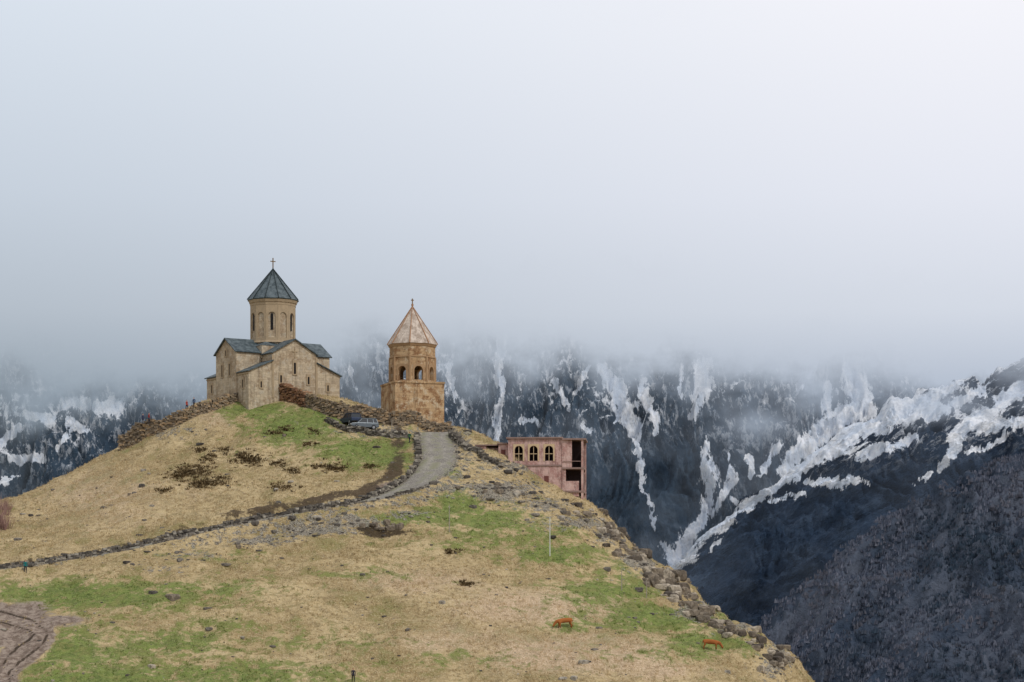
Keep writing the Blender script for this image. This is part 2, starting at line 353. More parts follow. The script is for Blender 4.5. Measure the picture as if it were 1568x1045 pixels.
# ------------------------------------------------------------------ mountains
def mountain(name,sil,Dt,Db,zb,nx,ns,mat,amp,sx,sy,masks=None,pw=1.0,back=12,skew=0.0,bfun=None,fine=.3):
    sil=np.array(sil,float); X=np.linspace((sil[0,0]-CU)/F*Dt,(sil[-1,0]-CU)/F*Dt,nx)
    Zt=np.interp(X,(sil[:,0]-CU)/F*Dt,(HR-sil[:,1])/F*Dt)
    ss=np.r_[-np.linspace(.6,.03,back),np.linspace(0,1,ns)]
    S,XX=np.meshgrid(ss,X,indexing='ij'); ZT=np.broadcast_to(Zt,S.shape)
    Yv=Dt+(Db-Dt)*S
    Zv=np.where(S>=0,ZT+(zb-ZT)*np.abs(S)**pw,ZT-np.abs(S)*(Dt-Db)*.8)
    wx=XX+skew*S*(Dt-Db)+40*fbm(XX/150,Yv/150,3)
    r=ridged(wx/sx,Yv/sy,5,.55); r2=ridged(wx/(sx*.27)+5,Yv/(sy*.4),5,.6); r3=fbm(wx/(sx*.1),Yv/(sy*.12),3,.6)
    e=sstep(-.02,.10,np.abs(S))*.75+.25
    Zv=Zv+amp*(r-.5)*e+amp*fine*(r2-.5)+amp*.06*r3
    Yv=Yv-amp*.6*(r-.5)*e-amp*fine*.8*(r2-.5)
    x,y,z=XX.ravel(),Yv.ravel(),Zv.ravel(); U=CU+F*x/y; V=HR-F*z/y
    sn=np.full(len(x),-1.0)
    if masks:
        jx=U+8*fbm(U/45,V/45,3)+5*fbm(U/9,V/14,4,.6); jy=V+8*fbm(U/45+50,V/45,3)+5*fbm(U/9+9,V/14,4,.6)
        for m in masks:
            d,wd=polydist(jx,jy,m); sn=np.maximum(sn,1-.5*d/(wd*.74+.5))
    sn=np.clip(sn,-1,1)
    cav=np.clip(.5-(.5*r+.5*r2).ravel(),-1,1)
    base=bfun(U,V) if bfun else np.zeros(len(x))
    return mesh_np(name,np.stack([x,y,z],1),grid_faces(nx,len(ss))[:,::-1],mat,dict(snow=sn,cav=cav,base=base),smooth=True)
def snowmat(name,rockA,rockB,rockC,sc,stretch,rot):
    k=NT(name); p=k.pos()
    ps=k.scl(p,stretch,rot)
    a=k.noise(ps,sc*.6,5,.62); b=k.noise(p,sc*6,4,.7); c=k.noise(ps,sc*3,6,.72); f=k.noise(ps,sc*9,4,.75)
    rock=k.mix(k.step(a,.42,.58),rockA,rockB); rock=k.mix(k.m_('MULTIPLY',k.step(c,.50,.64),.75),rock,rockC)
    rock=k.mix(k.step(k.attr('cav'),.0,.5),rock,tuple(x*.5 for x in rockA))  # hollows painted darker, shading put into the rock colour for relief
    nzv=k.dev(k.nz(),.5)
    g=k.step(k.add(k.attr('snow'),k.dev(c,1.2),k.dev(f,.8),k.m_('MULTIPLY',k.attr('cav'),.3)),.46,.60)
    d=k.add(k.m_('MULTIPLY',k.attr('cav'),.5),k.attr('base'),k.dev(c,2.3),k.dev(f,1.4),nzv)
    ds=k.m_('MULTIPLY',k.step(d,.42,.66),k.step(k.attr('base'),-.45,-.1))
    dust=k.m_('MULTIPLY',k.m_('MULTIPLY',k.step(k.add(f,k.dev(c,.8)),.50,.62),k.step(k.attr('base'),-.35,.35)),.42)
    sn=k.m_('MAXIMUM',k.m_('MAXIMUM',g,k.m_('MULTIPLY',ds,.82)),dust)
    col=k.mix(sn,rock,k.mix(k.step(c,.4,.6),lin(206,216,230),lin(242,244,248)))
    return k.done(col,.9,k.add(c,k.m_('MULTIPLY',f,.5)),1.0,14,spec=.1)
matA=snowmat('snowy_rock',lin(32,47,62),lin(50,68,85),lin(78,94,110),.017,(1,.4,.42),(0,.15,0))  # bluish aerial haze is mixed into the rock colours of both mountains
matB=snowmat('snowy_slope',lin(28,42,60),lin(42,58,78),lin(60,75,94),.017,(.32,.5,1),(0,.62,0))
GA=[[(768,520,14),(766,590,11),(762,640,10),(758,672,6)],[(925,560,14),(945,600,20),(968,650,21),(980,690,7),(988,750,4),(1000,805,4)],
 [(1080,560,22),(1072,600,15),(1062,645,6)],[(985,590,10),(998,630,14),(1006,668,4)],[(1300,560,26),(1320,620,34),(1255,665,28),(1200,722,18)],
 [(1082,680,9),(1086,720,20),(1088,765,15),(1065,815,17),(1030,860,20)],[(1122,700,7),(1118,740,11),(1100,780,10)],[(1008,825,4),(1030,868,16)],
 [(1190,685,10),(1172,712,11),(1160,730,4)],[(795,650,10),(820,648,12)],[(538,560,4),(546,600,3)],[(30,632,9),(75,645,16)],[(20,700,10),(60,705,11)],[(110,650,12),(135,665,8)],[(0,740,5),(30,728,4)],[(-10,690,8),(15,668,10),(30,655,6)],[(85,690,4),(120,655,6)],
 [(1270,590,12),(1262,625,9)],[(1240,560,14),(1225,600,8)],[(900,560,6),(880,600,6)],[(100,620,14),(180,625,14)],[(1040,560,8),(1045,610,8)],[(980,620,6),(940,640,6)],[(1140,790,5),(1120,760,5)],[(895,655,8),(905,660,6)],[(850,580,6),(870,630,4)],[(690,560,6),(700,610,4)],[(620,560,5),(600,600,5)],[(1150,700,8),(1145,740,6)]]
def baseA(U,V): 
    b=0.30-0.52*sstep(595,750,V); b=b+.10*np.exp(-((U-850)/130)**2-((V-610)/50)**2); b=b+.32*np.exp(-((U-60)/150)**2-((V-670)/65)**2)
    b=b-.4*np.exp(-((U-1040)/60)**2-((V-730)/60)**2)+.22*np.exp(-((U-1100)/50)**2-((V-780)/60)**2)+.10*np.exp(-((U-1190)/90)**2-((V-640)/60)**2)
    return b
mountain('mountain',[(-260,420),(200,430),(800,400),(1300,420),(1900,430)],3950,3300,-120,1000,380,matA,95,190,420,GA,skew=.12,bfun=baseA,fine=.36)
GB=[[(1600,575,16),(1520,625,19),(1465,670,18),(1440,715,9)],[(1460,590,20),(1380,628,30),(1300,668,28),(1215,722,18),(1130,785,12),(1075,822,17),(1032,868,20)],
 [(1500,655,18),(1570,650,14)],[(1235,738,6),(1300,736,11),(1330,742,6)],[(1330,690,9),(1400,672,11)],[(1420,640,13),(1500,600,13)],[(1400,740,4),(1420,730,4)],[(1350,640,16),(1440,620,16)],[(1310,700,10),(1360,690,10)],[(1480,690,6),(1540,670,6)],[(1180,770,4),(1230,755,5)],[(1090,845,4),(1110,825,4)]]
def baseB(U,V):
    ln=768-(U-1100)*.14
    return .38-.80*sstep(-90,25,V-ln)
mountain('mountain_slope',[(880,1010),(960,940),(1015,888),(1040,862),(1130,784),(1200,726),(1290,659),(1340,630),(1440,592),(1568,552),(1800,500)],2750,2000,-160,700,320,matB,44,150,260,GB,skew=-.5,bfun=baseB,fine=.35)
k=NT('forest_floor'); p=k.pos(); a=k.noise(p,.012,5,.6); b=k.noise(p,.12,4,.7)
matC=k.done(k.mix(k.step(a,.35,.65),lin(48,60,76),lin(80,86,98)),.95,b,1,4)
silC=[(980,1110),(1110,1010),(1165,962),(1210,925),(1250,885),(1350,800),(1440,740),(1568,700),(1800,640)]
fo=mountain('forest_slope',silC,1700,1150,-140,360,220,matC,30,130,220,None,skew=.2,bfun=None)
def tufts(name,P,h,wd,nb,mat,attrs=None,spread=.35,lean=.35):
    N=len(P); P=np.repeat(P,nb,0); M=len(P); hh=np.repeat(h,nb)*rng.uniform(.6,1.05,M); ww=np.repeat(wd,nb)*rng.uniform(.6,1.3,M)
    a=rng.uniform(0,2*np.pi,M); off=np.stack([np.cos(a),np.sin(a)],1)*(np.repeat(h,nb)*spread*rng.uniform(0,1,M))[:,None]
    b=rng.uniform(0,2*np.pi,M)
    base=P.copy(); base[:,:2]+=off
    dx=np.stack([np.cos(b),np.sin(b)],1)*ww[:,None]/2
    v0=base.copy(); v0[:,:2]-=dx; v1=base.copy(); v1[:,:2]+=dx
    v2=base.copy(); v2[:,:2]+=off*lean*2+rng.normal(0,1,(M,2))*(hh*lean*.3)[:,None]; v2[:,2]+=hh
    v0[:,2]-=.05*hh; v1[:,2]-=.05*hh
    V=np.stack([v0,v1,v2],1).reshape(-1,3); Fc=np.arange(M*3).reshape(-1,3)
    at={kk:np.repeat(np.repeat(vv,nb),3) for kk,vv in (attrs or {}).items()}
    at['rnd']=np.repeat(rng.uniform(0,1,M),3)
    return mesh_np(name,V,Fc,mat,at)
me=fo.data; co=np.empty(len(me.vertices)*3,np.float32); me.vertices.foreach_get('co',co); co=co.reshape(-1,3)
NTR=32000
cl=fbm(co[:,0]/60,co[:,1]/60,3); pr=np.clip(.7+.8*cl,0.15,2); pr[:3600]=0; pr/=pr.sum()
idx=rng.choice(len(co),NTR,p=pr); P=co[idx].astype(float)+np.c_[rng.normal(0,2.0,(NTR,2)),np.zeros(NTR)-.4]
k=NT('bare_trees'); q1=k.noise(k.scl(k.pos(),(1,.5,1)),.009,5,.68); q2=k.noise(k.pos(),.03,4,.6)
c=k.mix(k.attr('rnd'),lin(70,79,96),lin(118,121,134)); 
c=k.mix(k.m_('MULTIPLY',k.step(q1,.45,.56),.8),c,lin(52,68,82)); c=k.mix(k.m_('MULTIPLY',k.step(q2,.52,.62),.45),c,lin(106,102,106))
tufts('forest_trees',P,rng.uniform(1.8,3.8,NTR),rng.uniform(1.0,2.4,NTR),5,k.done(c,.95,spec=0),spread=.5,lean=.12)
# ------------------------------------------------------------------ clouds
def cloudmat():
    k=NT('cloud_mist'); p=k.pos(); a=k.noise(k.scl(p,(1,1,1.4)),.0042,6,.66)
    d=k.attr('dens'); e=k.m_('MULTIPLY',k.m_('MULTIPLY',d,k.m_('SUBTRACT',1.0,d)),4.0)
    al=k.m_('ADD',d,k.m_('MULTIPLY',e,k.dev(a,3.0)))
    nd=k.n('ShaderNodeClamp'); k.put(nd.inputs[0],al)
    al=nd.outputs[0]
    em=k.n('ShaderNodeEmission'); k.put(em.inputs[0],k.attr('tint',True)); tr=k.n('ShaderNodeBsdfTransparent')  # sheets are unlit: sky brightness baked per vertex and emitted
    mxs=k.n('ShaderNodeMixShader'); k.put(mxs.inputs[0],al); k.t.links.new(tr.outputs[0],mxs.inputs[1]); k.t.links.new(em.outputs[0],mxs.inputs[2])
    o=k.n('ShaderNodeOutputMaterial'); k.t.links.new(mxs.outputs[0],o.inputs[0]); return k.m
cm=cloudmat()
cbu=[-200,0,150,300,450,550,700,850,1000,1150,1300,1450,1568,1800]
cbv=[574,596,610,588,562,550,540,546,545,558,572,574,570,560]
for ci,(Y0,full,sh,haze) in enumerate([(1900,.80,-12,.025),(2080,.74,8,.0),(3020,.86,4,.06)]):
    nx,nz_=160,120
    X=np.linspace(-.32*Y0,.34*Y0,nx); Z=np.linspace(-.05*Y0,.30*Y0,nz_); XX,ZZ=np.meshgrid(X,Z)
    YY=Y0+60*np.sin(XX/600+ci)+40*perlin(XX/400,ZZ/300+ci*7)
    x,y,z=XX.ravel(),YY.ravel(),ZZ.ravel(); U=CU+F*x/y; V=HR-F*z/y
    cb=np.interp(U,cbu,cbv)+sh+58*fbm(U/130+ci*9,V/150+ci*3,4)
    d=full*sstep(58,-70,V-cb)+haze
    if ci==0:
        for (u,v,ru,rv,a_) in [(1150,650,50,20,.5),(1110,625,40,15,.3),(150,618,90,24,.5),(1250,610,60,24,.4),(560,605,60,26,.35),(730,600,60,18,.25),(1440,620,80,18,.28),(40,612,70,24,.4),(300,630,60,30,.4),(1020,600,50,16,.25)]:
            d=np.maximum(d,a_*np.exp(-((U-u)/ru)**2-((V-v)/rv)**2)+haze)
    ed=np.minimum(np.minimum(XX.ravel()-X[0],X[-1]-XX.ravel())/(.05*Y0),(Z[-1]-z)/(.06*Y0)); d=d*np.clip(ed,0,1)
    hz_c=skycol(x,y,np.maximum(z,.085*Y0))
    mesh_np('cloud',np.stack([x,y,z],1),grid_faces(nx,nz_),cm,dict(dens=d,tint=hz_c),smooth=True)
# ------------------------------------------------------------------ building materials
def stonemat(name,c1,c2,c3,c4,mort,bs=(1.0,.42),patch=.5):
    k=NT(name); o=k.obj(); wv_=k.n('ShaderNodeTexNoise'); k.put(wv_.inputs['Vector'],o); wv_.inputs['Scale'].default_value=.8
    sx=k.n('ShaderNodeSeparateXYZ'); k.put(sx.inputs[0],o)
    cb=k.n('ShaderNodeCombineXYZ'); k.put(cb.inputs[0],k.add(sx.outputs[0],sx.outputs[1],k.dev(wv_.outputs['Fac'],.5))); k.put(cb.inputs[1],k.add(sx.outputs[2],k.dev(wv_.outputs['Fac'],.35)))
    def brick(sc,a,b):
        br=k.n('ShaderNodeTexBrick'); k.put(br.inputs['Vector'],cb.outputs[0]); br.inputs['Scale'].default_value=sc
        br.inputs['Brick Width'].default_value=bs[0]; br.inputs['Row Height'].default_value=bs[1]; br.inputs['Mortar Size'].default_value=.012; br.inputs['Mortar Smooth'].default_value=.5
        br.offset=.43; br.squash=.7; br.squash_frequency=3
        k.put(br.inputs['Color1'],a); k.put(br.inputs['Color2'],b); k.put(br.inputs['Mortar'],mort); return br.outputs['Color']
    n1=k.noise(o,.5,4,.7); n2=k.noise(o,2.8,4,.7); st=k.noise(k.scl(o,(2.0,2.0,.3)),1.0,4,.65)
    c=k.mix(k.m_('MULTIPLY',k.step(n1,.50,.58),patch),brick(1,c1,c2),brick(1,c3,tuple((x+y)/2 for x,y in zip(c1,c3))))
    c=k.mix(k.m_('MULTIPLY',k.step(k.noise(o,.9,4,.7),.53,.61),patch*.85),c,c4)
    c=k.mix(k.m_('MULTIPLY',k.step(st,.50,.70),.55),c,tuple(x*.4 for x in c1))
    c=k.mix(k.m_('MULTIPLY',k.step(n2,.5,.66),.35),c,tuple(min(1,x*1.25) for x in c2))
    return k.done(c,.92,n2,.8,.12,spec=.1)
church_st=stonemat('church_stone',lin(168,152,130),lin(198,182,156),lin(144,120,94),lin(186,178,162),lin(134,118,100),patch=.65)
tower_st=stonemat('tower_stone',lin(164,132,98),lin(194,166,130),lin(130,94,66),lin(200,184,158),lin(116,94,72),(1.1,.5),.9)
trim_st=simple('trim_stone',lin(166,147,120),.3,1.5)
roofm=NT('roof_slate'); o_=roofm.obj(); roof_m=roofm.done(roofm.mix(roofm.step(roofm.noise(o_,1.2,5,.7),.35,.65),lin(48,61,66),lin(92,103,107)),.6,roofm.noise(o_,4,4),.4,.05,spec=.4)
kk=NT('stone_roof'); o_=kk.obj(); rn=kk.step(kk.noise(kk.scl(o_,(1,1,.5)),1.3,5,.7),.38,.62); roof_t=kk.done(kk.mix(kk.m_('MULTIPLY',kk.step(kk.noise(o_,3,4,.7),.5,.65),.45),kk.mix(rn,lin(160,144,130),lin(204,190,176)),lin(130,114,98)),.9,kk.noise(o_,4,4),.6,.08)
roof_rib=simple('roof_rib',lin(160,124,96),.2,2)
dk=simple('opening_shade',(.012,.011,.012),.2,2,.9)  # near-black for solid window panels, painting the shade of a recess
metal=simple('cross_metal',lin(120,95,60),.2,4,.5,.6)
# ------------------------------------------------------------------ church
def slab(mb,pts,th):
    p=[Vector(q) for q in pts]; n=(p[1]-p[0]).cross(p[2]-p[0]).normalized()
    if n.z<0: n=-n
    mb.prism(p,-n*th)
def cross(mb,x,y,z,h):
    t=.07; mb.box(x-t,x+t,y-t,y+t,z,z+h); mb.box(x-h*.27,x+h*.27,y-t*.8,y+t*.8,z+h*.62,z+h*.62+.14)
ch=empty('stone_church',((418-CU)/F*405,405,36.0),math.radians(33))
mw=MB()
W1,W2,NW,TW=8.6,7.9,4.1,3.85
AE,AT,NE,NP,TE,TP=4.3,6.2,7.6,9.95,7.9,10.3
def pro(mb,pts2,axis,c0,c1):
    if axis=='y': mb.prism([(a,c0,z) for a,z in pts2],(0,c1-c0,0))
    else: mb.prism([(c0,a,z) for a,z in pts2],(c1-c0,0,0))
pro(mw,[(-W1,-4),(W1,-4),(W1,AE),(NW,AT),(-NW,AT),(-W1,AE)],'y',-W2,W2)
pro(mw,[(-NW,AT-.5),(NW,AT-.5),(NW,NE),(0,NP),(-NW,NE)],'y',-W2-.004,W2+.004)
pro(mw,[(-TW,-4),(TW,-4),(TW,TE),(0,TP),(-TW,TE)],'x',-W1-.25,W1+.25)
mw.box(-4.3,4.3,-4.3,4.3,7,9.2)
mw.ngon(0,0,9.0,17.1,3.72,3.72,12,math.radians(15))
mw.obj('walls',church_st,ch)
mr_=MB(); ov=.35; th=.16
def groof(mb,axis,hw,e,pk,c0,c1):
    sl=(pk-e)/hw
    for s in(-1,1):
        a=[(0,pk+.18),(s*(hw+ov),e-sl*ov+.18)]
        pts=[(a[0],c0),(a[0],c1),(a[1],c1),(a[1],c0)]
        q=[((p[0],c,p[1]) if axis=='y' else (c,p[0],p[1])) for p,c in pts]
        slab(mb,q,th)
groof(mr_,'y',NW,NE,NP,-W2-ov,W2+ov); groof(mr_,'x',TW,TE,TP,-W1-.25-ov,W1+.25+ov)
for s in(-1,1):
    slk=(AT-AE)/(W1-NW)
    for y0,y1 in((-W2-ov,-TW-.02),(TW+.02,W2+ov)):
        slab(mr_,[(s*(NW+.01),y0,AT+.16),(s*(NW+.01),y1,AT+.16),(s*(W1+ov),y1,AE-slk*ov+.16),(s*(W1+ov),y0,AE-slk*ov+.16)],th)
mr_.ngon(0,0,9.15,9.9,6.2,4.2,4,math.radians(45))
R=4.45; nseg=12
for i in range(nseg):
    a=math.radians(15)+2*math.pi*i/nseg; b=a+2*math.pi/nseg
    mr_.poly([(R*math.cos(a),R*math.sin(a),17.35),(R*math.cos(b),R*math.sin(b),17.35),(0,0,22.7)])
mr_.ngon(0,0,17.2,17.35,4.3,R,12,math.radians(15))
mr_.obj('roofs',roof_m,ch)
rb=MB()
for i in range(nseg):
    a=math.radians(15)+2*math.pi*i/nseg; c,s_=math.cos(a),math.sin(a); tx=Vector((-s_,c,0))*.07
    p0=Vector((R*c,R*s_,17.35)); p1=Vector((0,0,22.75)); rb.prism([p0-tx,p0+tx,p1+tx*.3,p1-tx*.3],Vector((c*.08,s_*.08,.1)))
rb.ngon(0,0,22.5,22.95,.22,.08,8)
rb.obj('roof_ribs',simple('rib_metal',lin(46,56,58),.1),ch)
tr_=MB(); dw=MB()
wf=2*3.78*math.tan(math.pi/12)
for i in range(12):
    a=2*math.pi*i/12; nrm=(math.cos(a),math.sin(a),0); ux=(-math.sin(a),math.cos(a),0); ap=3.80
    arch_panel(tr_,(nrm[0]*ap,nrm[1]*ap,10.2),ux,nrm,wf*.99,6.1,wf*.62,.5,4.2,.22)
    if i%2==0:
        o=Vector((nrm[0]*3.66,nrm[1]*3.66,12.0)); u_=Vector(ux)*.22; 
        dw.prism([o-u_,o+u_,o+u_+Vector((0,0,2.6)),o+Vector((0,0,2.9)),o-u_+Vector((0,0,2.6))],Vector(nrm)*.02)
tr_.ngon(0,0,16.3,16.75,3.98,4.0,12,math.radians(15)); tr_.ngon(0,0,16.75,17.2,4.12,4.28,12,math.radians(15)); tr_.ngon(0,0,9.9,10.2,4.1,4.02,12,math.radians(15))
def win(mbd,mbt,org,ux,nrm,w,h):
    o=Vector(org); u=Vector(ux); n=Vector(nrm); up=Vector((0,0,1))
    pts=[o-u*w/2,o+u*w/2]+[o+up*h+u*(w/2*math.cos(t_))+up*(w/2*math.sin(t_)) for t_ in np.linspace(0,math.pi,7)]
    mbd.prism(pts,n*.02)
    arch_panel(mbt,o-up*.2+n*.10,ux,nrm,w+.5,h+w/2+.6,w,.2,h+.2,.10)
win(dw,tr_,(0,-W2-.01,4.2),(1,0,0),(0,-1,0),.42,1.7)
for x in(-2.6,2.6): win(dw,tr_,(x,-W2-.01,2.6),(1,0,0),(0,-1,0),.34,1.1)
for x in(-6.3,6.3): win(dw,tr_,(x,-W2-.01,1.6),(1,0,0),(0,-1,0),.28,.9)
for y in(-1.4,1.4): win(dw,tr_,(-W1-.26,y,4.0),(0,-1,0),(-1,0,0),.4,1.8)
win(dw,tr_,(-W1-.26,0,7.4),(0,-1,0),(-1,0,0),.35,.8)
for y in(-5.9,5.9): win(dw,tr_,(-W1-.01,y,1.6),(0,-1,0),(-1,0,0),.4,1.2)
tr_.box(-.08,.08,-W2-.10,-W2-.006,6.9,8.6); tr_.box(-.5,.5,-W2-.11,-W2-.006,7.9,8.05)
for x in(-NW,NW): tr_.box(x-.18,x+.18,-W2-.12,-W2-.005,0,NE-.4)
for s in(-1,1):
    for ya,yb in((-W2,-TW-.1),(TW+.1,W2)):
        tr_.box(min(s*(W1+.006),s*(W1+.14)),max(s*(W1+.006),s*(W1+.14)),ya,yb,AE-.45,AE-.2)
tr_.obj('stone_trim',trim_st,ch); dw.obj('windows',dk,ch)
cr=MB(); cross(cr,0,0,22.9,1.75); cr.obj('cross',metal,ch)
# ------------------------------------------------------------------ bell tower
bt=empty('bell_tower',((631.5-CU)/F*398,398,31.6),math.radians(19))
b=MB(); hb=4.25; zt=6.65
b.box(-hb,hb,-hb,hb,-4,zt); b.box(-hb-.12,hb+.12,-hb-.12,hb+.12,zt,zt+.3)
b.obj('base_walls',tower_st,bt)
R8=3.85; d=MB(); ap=R8*math.cos(math.pi/8); wf=2*R8*math.sin(math.pi/8)
for i in range(8):
    a=math.radians(-90)+i*math.pi/4; nrm=(math.cos(a),math.sin(a),0); ux=(-math.sin(a),math.cos(a),0)
    arch_panel(d,(nrm[0]*ap,nrm[1]*ap,zt+.3),ux,nrm,wf,4.3,1.5,.35,1.9,.75)
d.ngon(0,0,zt+4.6,zt+6.3,R8,R8,8,math.radians(22.5))
d.obj('drum_walls',tower_st,bt)
tt=MB(); tt.ngon(0,0,zt+4.45,zt+4.65,R8+.12,R8+.12,8,math.radians(22.5)); tt.ngon(0,0,zt+6.3,zt+6.75,R8+.1,R8+.32,8,math.radians(22.5))
for i in range(8):
    a=math.radians(22.5)+i*math.pi/4; tt.ngon(R8*.985*math.cos(a),R8*.985*math.sin(a),zt+.3,zt+4.45,.22,.22,8)
for i in range(8):
    a=math.radians(-90)+i*math.pi/4; nrm=(math.cos(a),math.sin(a),0); ux=(-math.sin(a),math.cos(a),0)
    arch_panel(tt,(nrm[0]*(ap+.09),nrm[1]*(ap+.09),zt+.65),ux,nrm,2.0,2.6,1.5,0,1.55,.09)
tt.obj('stone_trim',simple('tower_trim',lin(162,132,100),.3,1.5),bt)
fl=MB(); fl.ngon(0,0,zt+.25,zt+.36,3.2,3.2,8); fl.ngon(0,0,zt+4.0,zt+4.3,3.1,3.1,8); fl.obj('belfry_floor',simple('belfry_wood',lin(90,70,50),.2),bt)
bell=MB(); 
prof=[(.52,0),(.45,.12),(.34,.4),(.28,.7),(.16,.85),(.04,.9)]
for i in range(len(prof)-1): bell.ngon(0,0,zt+2.6+prof[i][1],zt+2.6+prof[i+1][1],prof[i][0],prof[i+1][0],16)
bell.box(-.04,.04,-.04,.04,zt+3.4,zt+4.05); bell.obj('bell',metal,bt)
rf=MB(); Rr=R8+.38; z0=zt+6.75; z1=z0+6.3
prev=[(Rr,z0),(Rr*.93,z0+.55),(.10,z1)]
for i in range(8):
    a=math.radians(22.5)+i*math.pi/4; b_=a+math.pi/4
    for (r0,za),(r1,zb_) in zip(prev[:-1],prev[1:]):
        rf.poly([(r0*math.cos(a),r0*math.sin(a),za),(r0*math.cos(b_),r0*math.sin(b_),za),(r1*math.cos(b_),r1*math.sin(b_),zb_),(r1*math.cos(a),r1*math.sin(a),zb_)])
rf.ngon(0,0,z0-.02,z0,Rr,Rr,8,math.radians(22.5)); rf.obj('roof',roof_t,bt)
rr_=MB()
for i in range(8):
    a=math.radians(22.5)+i*math.pi/4
    c,s_=math.cos(a),math.sin(a); tx=Vector((-s_,c,0))*.09; p0=Vector((Rr*c,Rr*s_,z0+.02)); p1=Vector((.1*c,.1*s_,z1))
    pm=Vector((Rr*.93*c,Rr*.93*s_,z0+.55)); rr_.prism([p0-tx,p0+tx,pm+tx,pm-tx],Vector((c*.1,s_*.1,.06))); rr_.prism([pm-tx,pm+tx,p1+tx*.4,p1-tx*.4],Vector((c*.1,s_*.1,.06)))
rr_.ngon(0,0,z1-.5,z1+.25,.34,.12,8); rr_.ngon(0,0,z1+.25,z1+.6,.2,.2,8)
rr_.obj('roof_ribs',roof_rib,bt)
cr=MB(); cross(cr,0,0,z1+.6,.9); cr.obj('cross',metal,bt)
# ------------------------------------------------------------------ pink building
kk=NT('pink_plaster'); o_=kk.obj(); a=kk.noise(o_,.6,4,.65); b_=kk.noise(kk.scl(o_,(1.5,1.5,.3)),1.2,4,.7); c_=kk.noise(o_,4,4,.7)
c=kk.mix(kk.step(a,.4,.6),lin(172,132,124),lin(200,168,158)); c=kk.mix(kk.m_('MULTIPLY',kk.step(b_,.46,.62),.6),c,lin(128,98,92)); c=kk.mix(kk.m_('MULTIPLY',kk.step(c_,.50,.64),.5),c,lin(210,190,181))
pink=kk.done(c,.92,c_,.6,.08)
conc=simple('weathered_concrete',lin(140,117,109),.35,1.5); cream=simple('cream_frame',lin(198,174,138),.2,3); darkint=simple('dark_interior',lin(50,37,36),.3,1.2); rust=simple('red_brown_plaster',lin(108,66,60),.3,1.5)
pb=empty('pink_building',((727-CU)/F*369,369,27.15),math.radians(-4))
b=MB()
zb=-12
x0,x1=5.2,13.6
ws=[6.85,9.15,11.55]; edges=[x0,8.0,10.35,x1]
for i,wx in enumerate(ws):
    l,r=edges[i],edges[i+1]
    hwid=min(wx-l,r-wx)*2
    arch_panel(b,(wx,0,-3.9),(1,0,0),(0,-1,0),hwid,3.9,1.25,.45,2.15,.35)
    if wx-hwid/2>l+.01: b.box(l,wx-hwid/2,0,.35,-3.9,0)
    if wx+hwid/2<r-.01: b.box(wx+hwid/2,r,0,.35,-3.9,0)
b.box(x0,x1,0,.35,zb,-3.9)
b.box(x0,x0+.35,.35,7,zb,0); b.box(x1-.35,x1,.35,7,zb,0); b.box(x0+.35,x1-.35,6.65,7,zb,0)
b.box(3.6,5.2,1.2,7,zb,-.75)
b.box(0,3.6,3.0,7,zb,-1.2)
b.box(0.1,1.6,2.4,3.0,zb,-.9)
b.box(13.6,14.15,-.15,.5,zb,-.25); b.box(16.55,16.9,-.3,.1,zb,-.25); b.box(16.6,17.1,5.5,6,zb,-.25); b.box(13.6,16.6,6,6.3,zb,-.25)
b.box(13.6,16.2,-.12,.2,-9,-6.6); b.box(14.15,15.1,-.10,.25,-4.5,-.25)
b.obj('walls',pink,pb)
s=MB()
s.box(x0-.3,x1+.1,-.35,7.3,0,.22); s.box(3.4,5.0,.9,7.2,-.75,-.55); s.box(-.2,3.4,2.2,7.2,-.898,-.72)
s.box(13.6,17.3,-.5,6.5,-.25,.0); s.box(13.6,17.0,-.35,6.2,-4.75,-4.5); s.box(13.6,17.0,-.35,6.2,-8.4,-8.1)
s.box(x0,x1,-.12,-.003,-4.3,-4.05); s.box(13.75,16.5,-.30,-.22,-3.6,-3.5); s.obj('slabs',conc,pb)
i_=MB(); i_.box(x0+.36,x1-.36,3.2,3.4,zb,-.01); i_.box(14.3,16.5,2.6,2.8,zb,-.3); i_.box(16.6,16.8,.3,5.4,-4.4,-1.6); i_.box(16.6,16.8,2.0,5.4,-8,-5.2)
i_.obj('interior',darkint,pb)  # inner walls coloured dark to stand in for shade in the bays
f_=MB()
for wx in ws:
    arch_panel(f_,(wx,-.06,-3.5),(1,0,0),(0,-1,0),1.75,2.65,1.3,.0,1.75,.055)
    f_.box(wx-.04,wx+.04,.1,.16,-3.45,-1.1)
    f_.box(wx-.62,wx+.62,.1,.15,-2.4,-2.3)
f_.obj('window_frames',cream,pb)
r_=MB(); r_.box(2.0,3.2,2.93,2.997,-3.4,-1.8); r_.box(4.0,4.7,1.13,1.197,-3.0,-1.6); r_.box(6.2,6.9,-.05,-.004,-6.6,-5.6); r_.box(10.8,11.5,-.05,-.004,-6.8,-5.8)
r_.obj('red_panels',rust,pb)
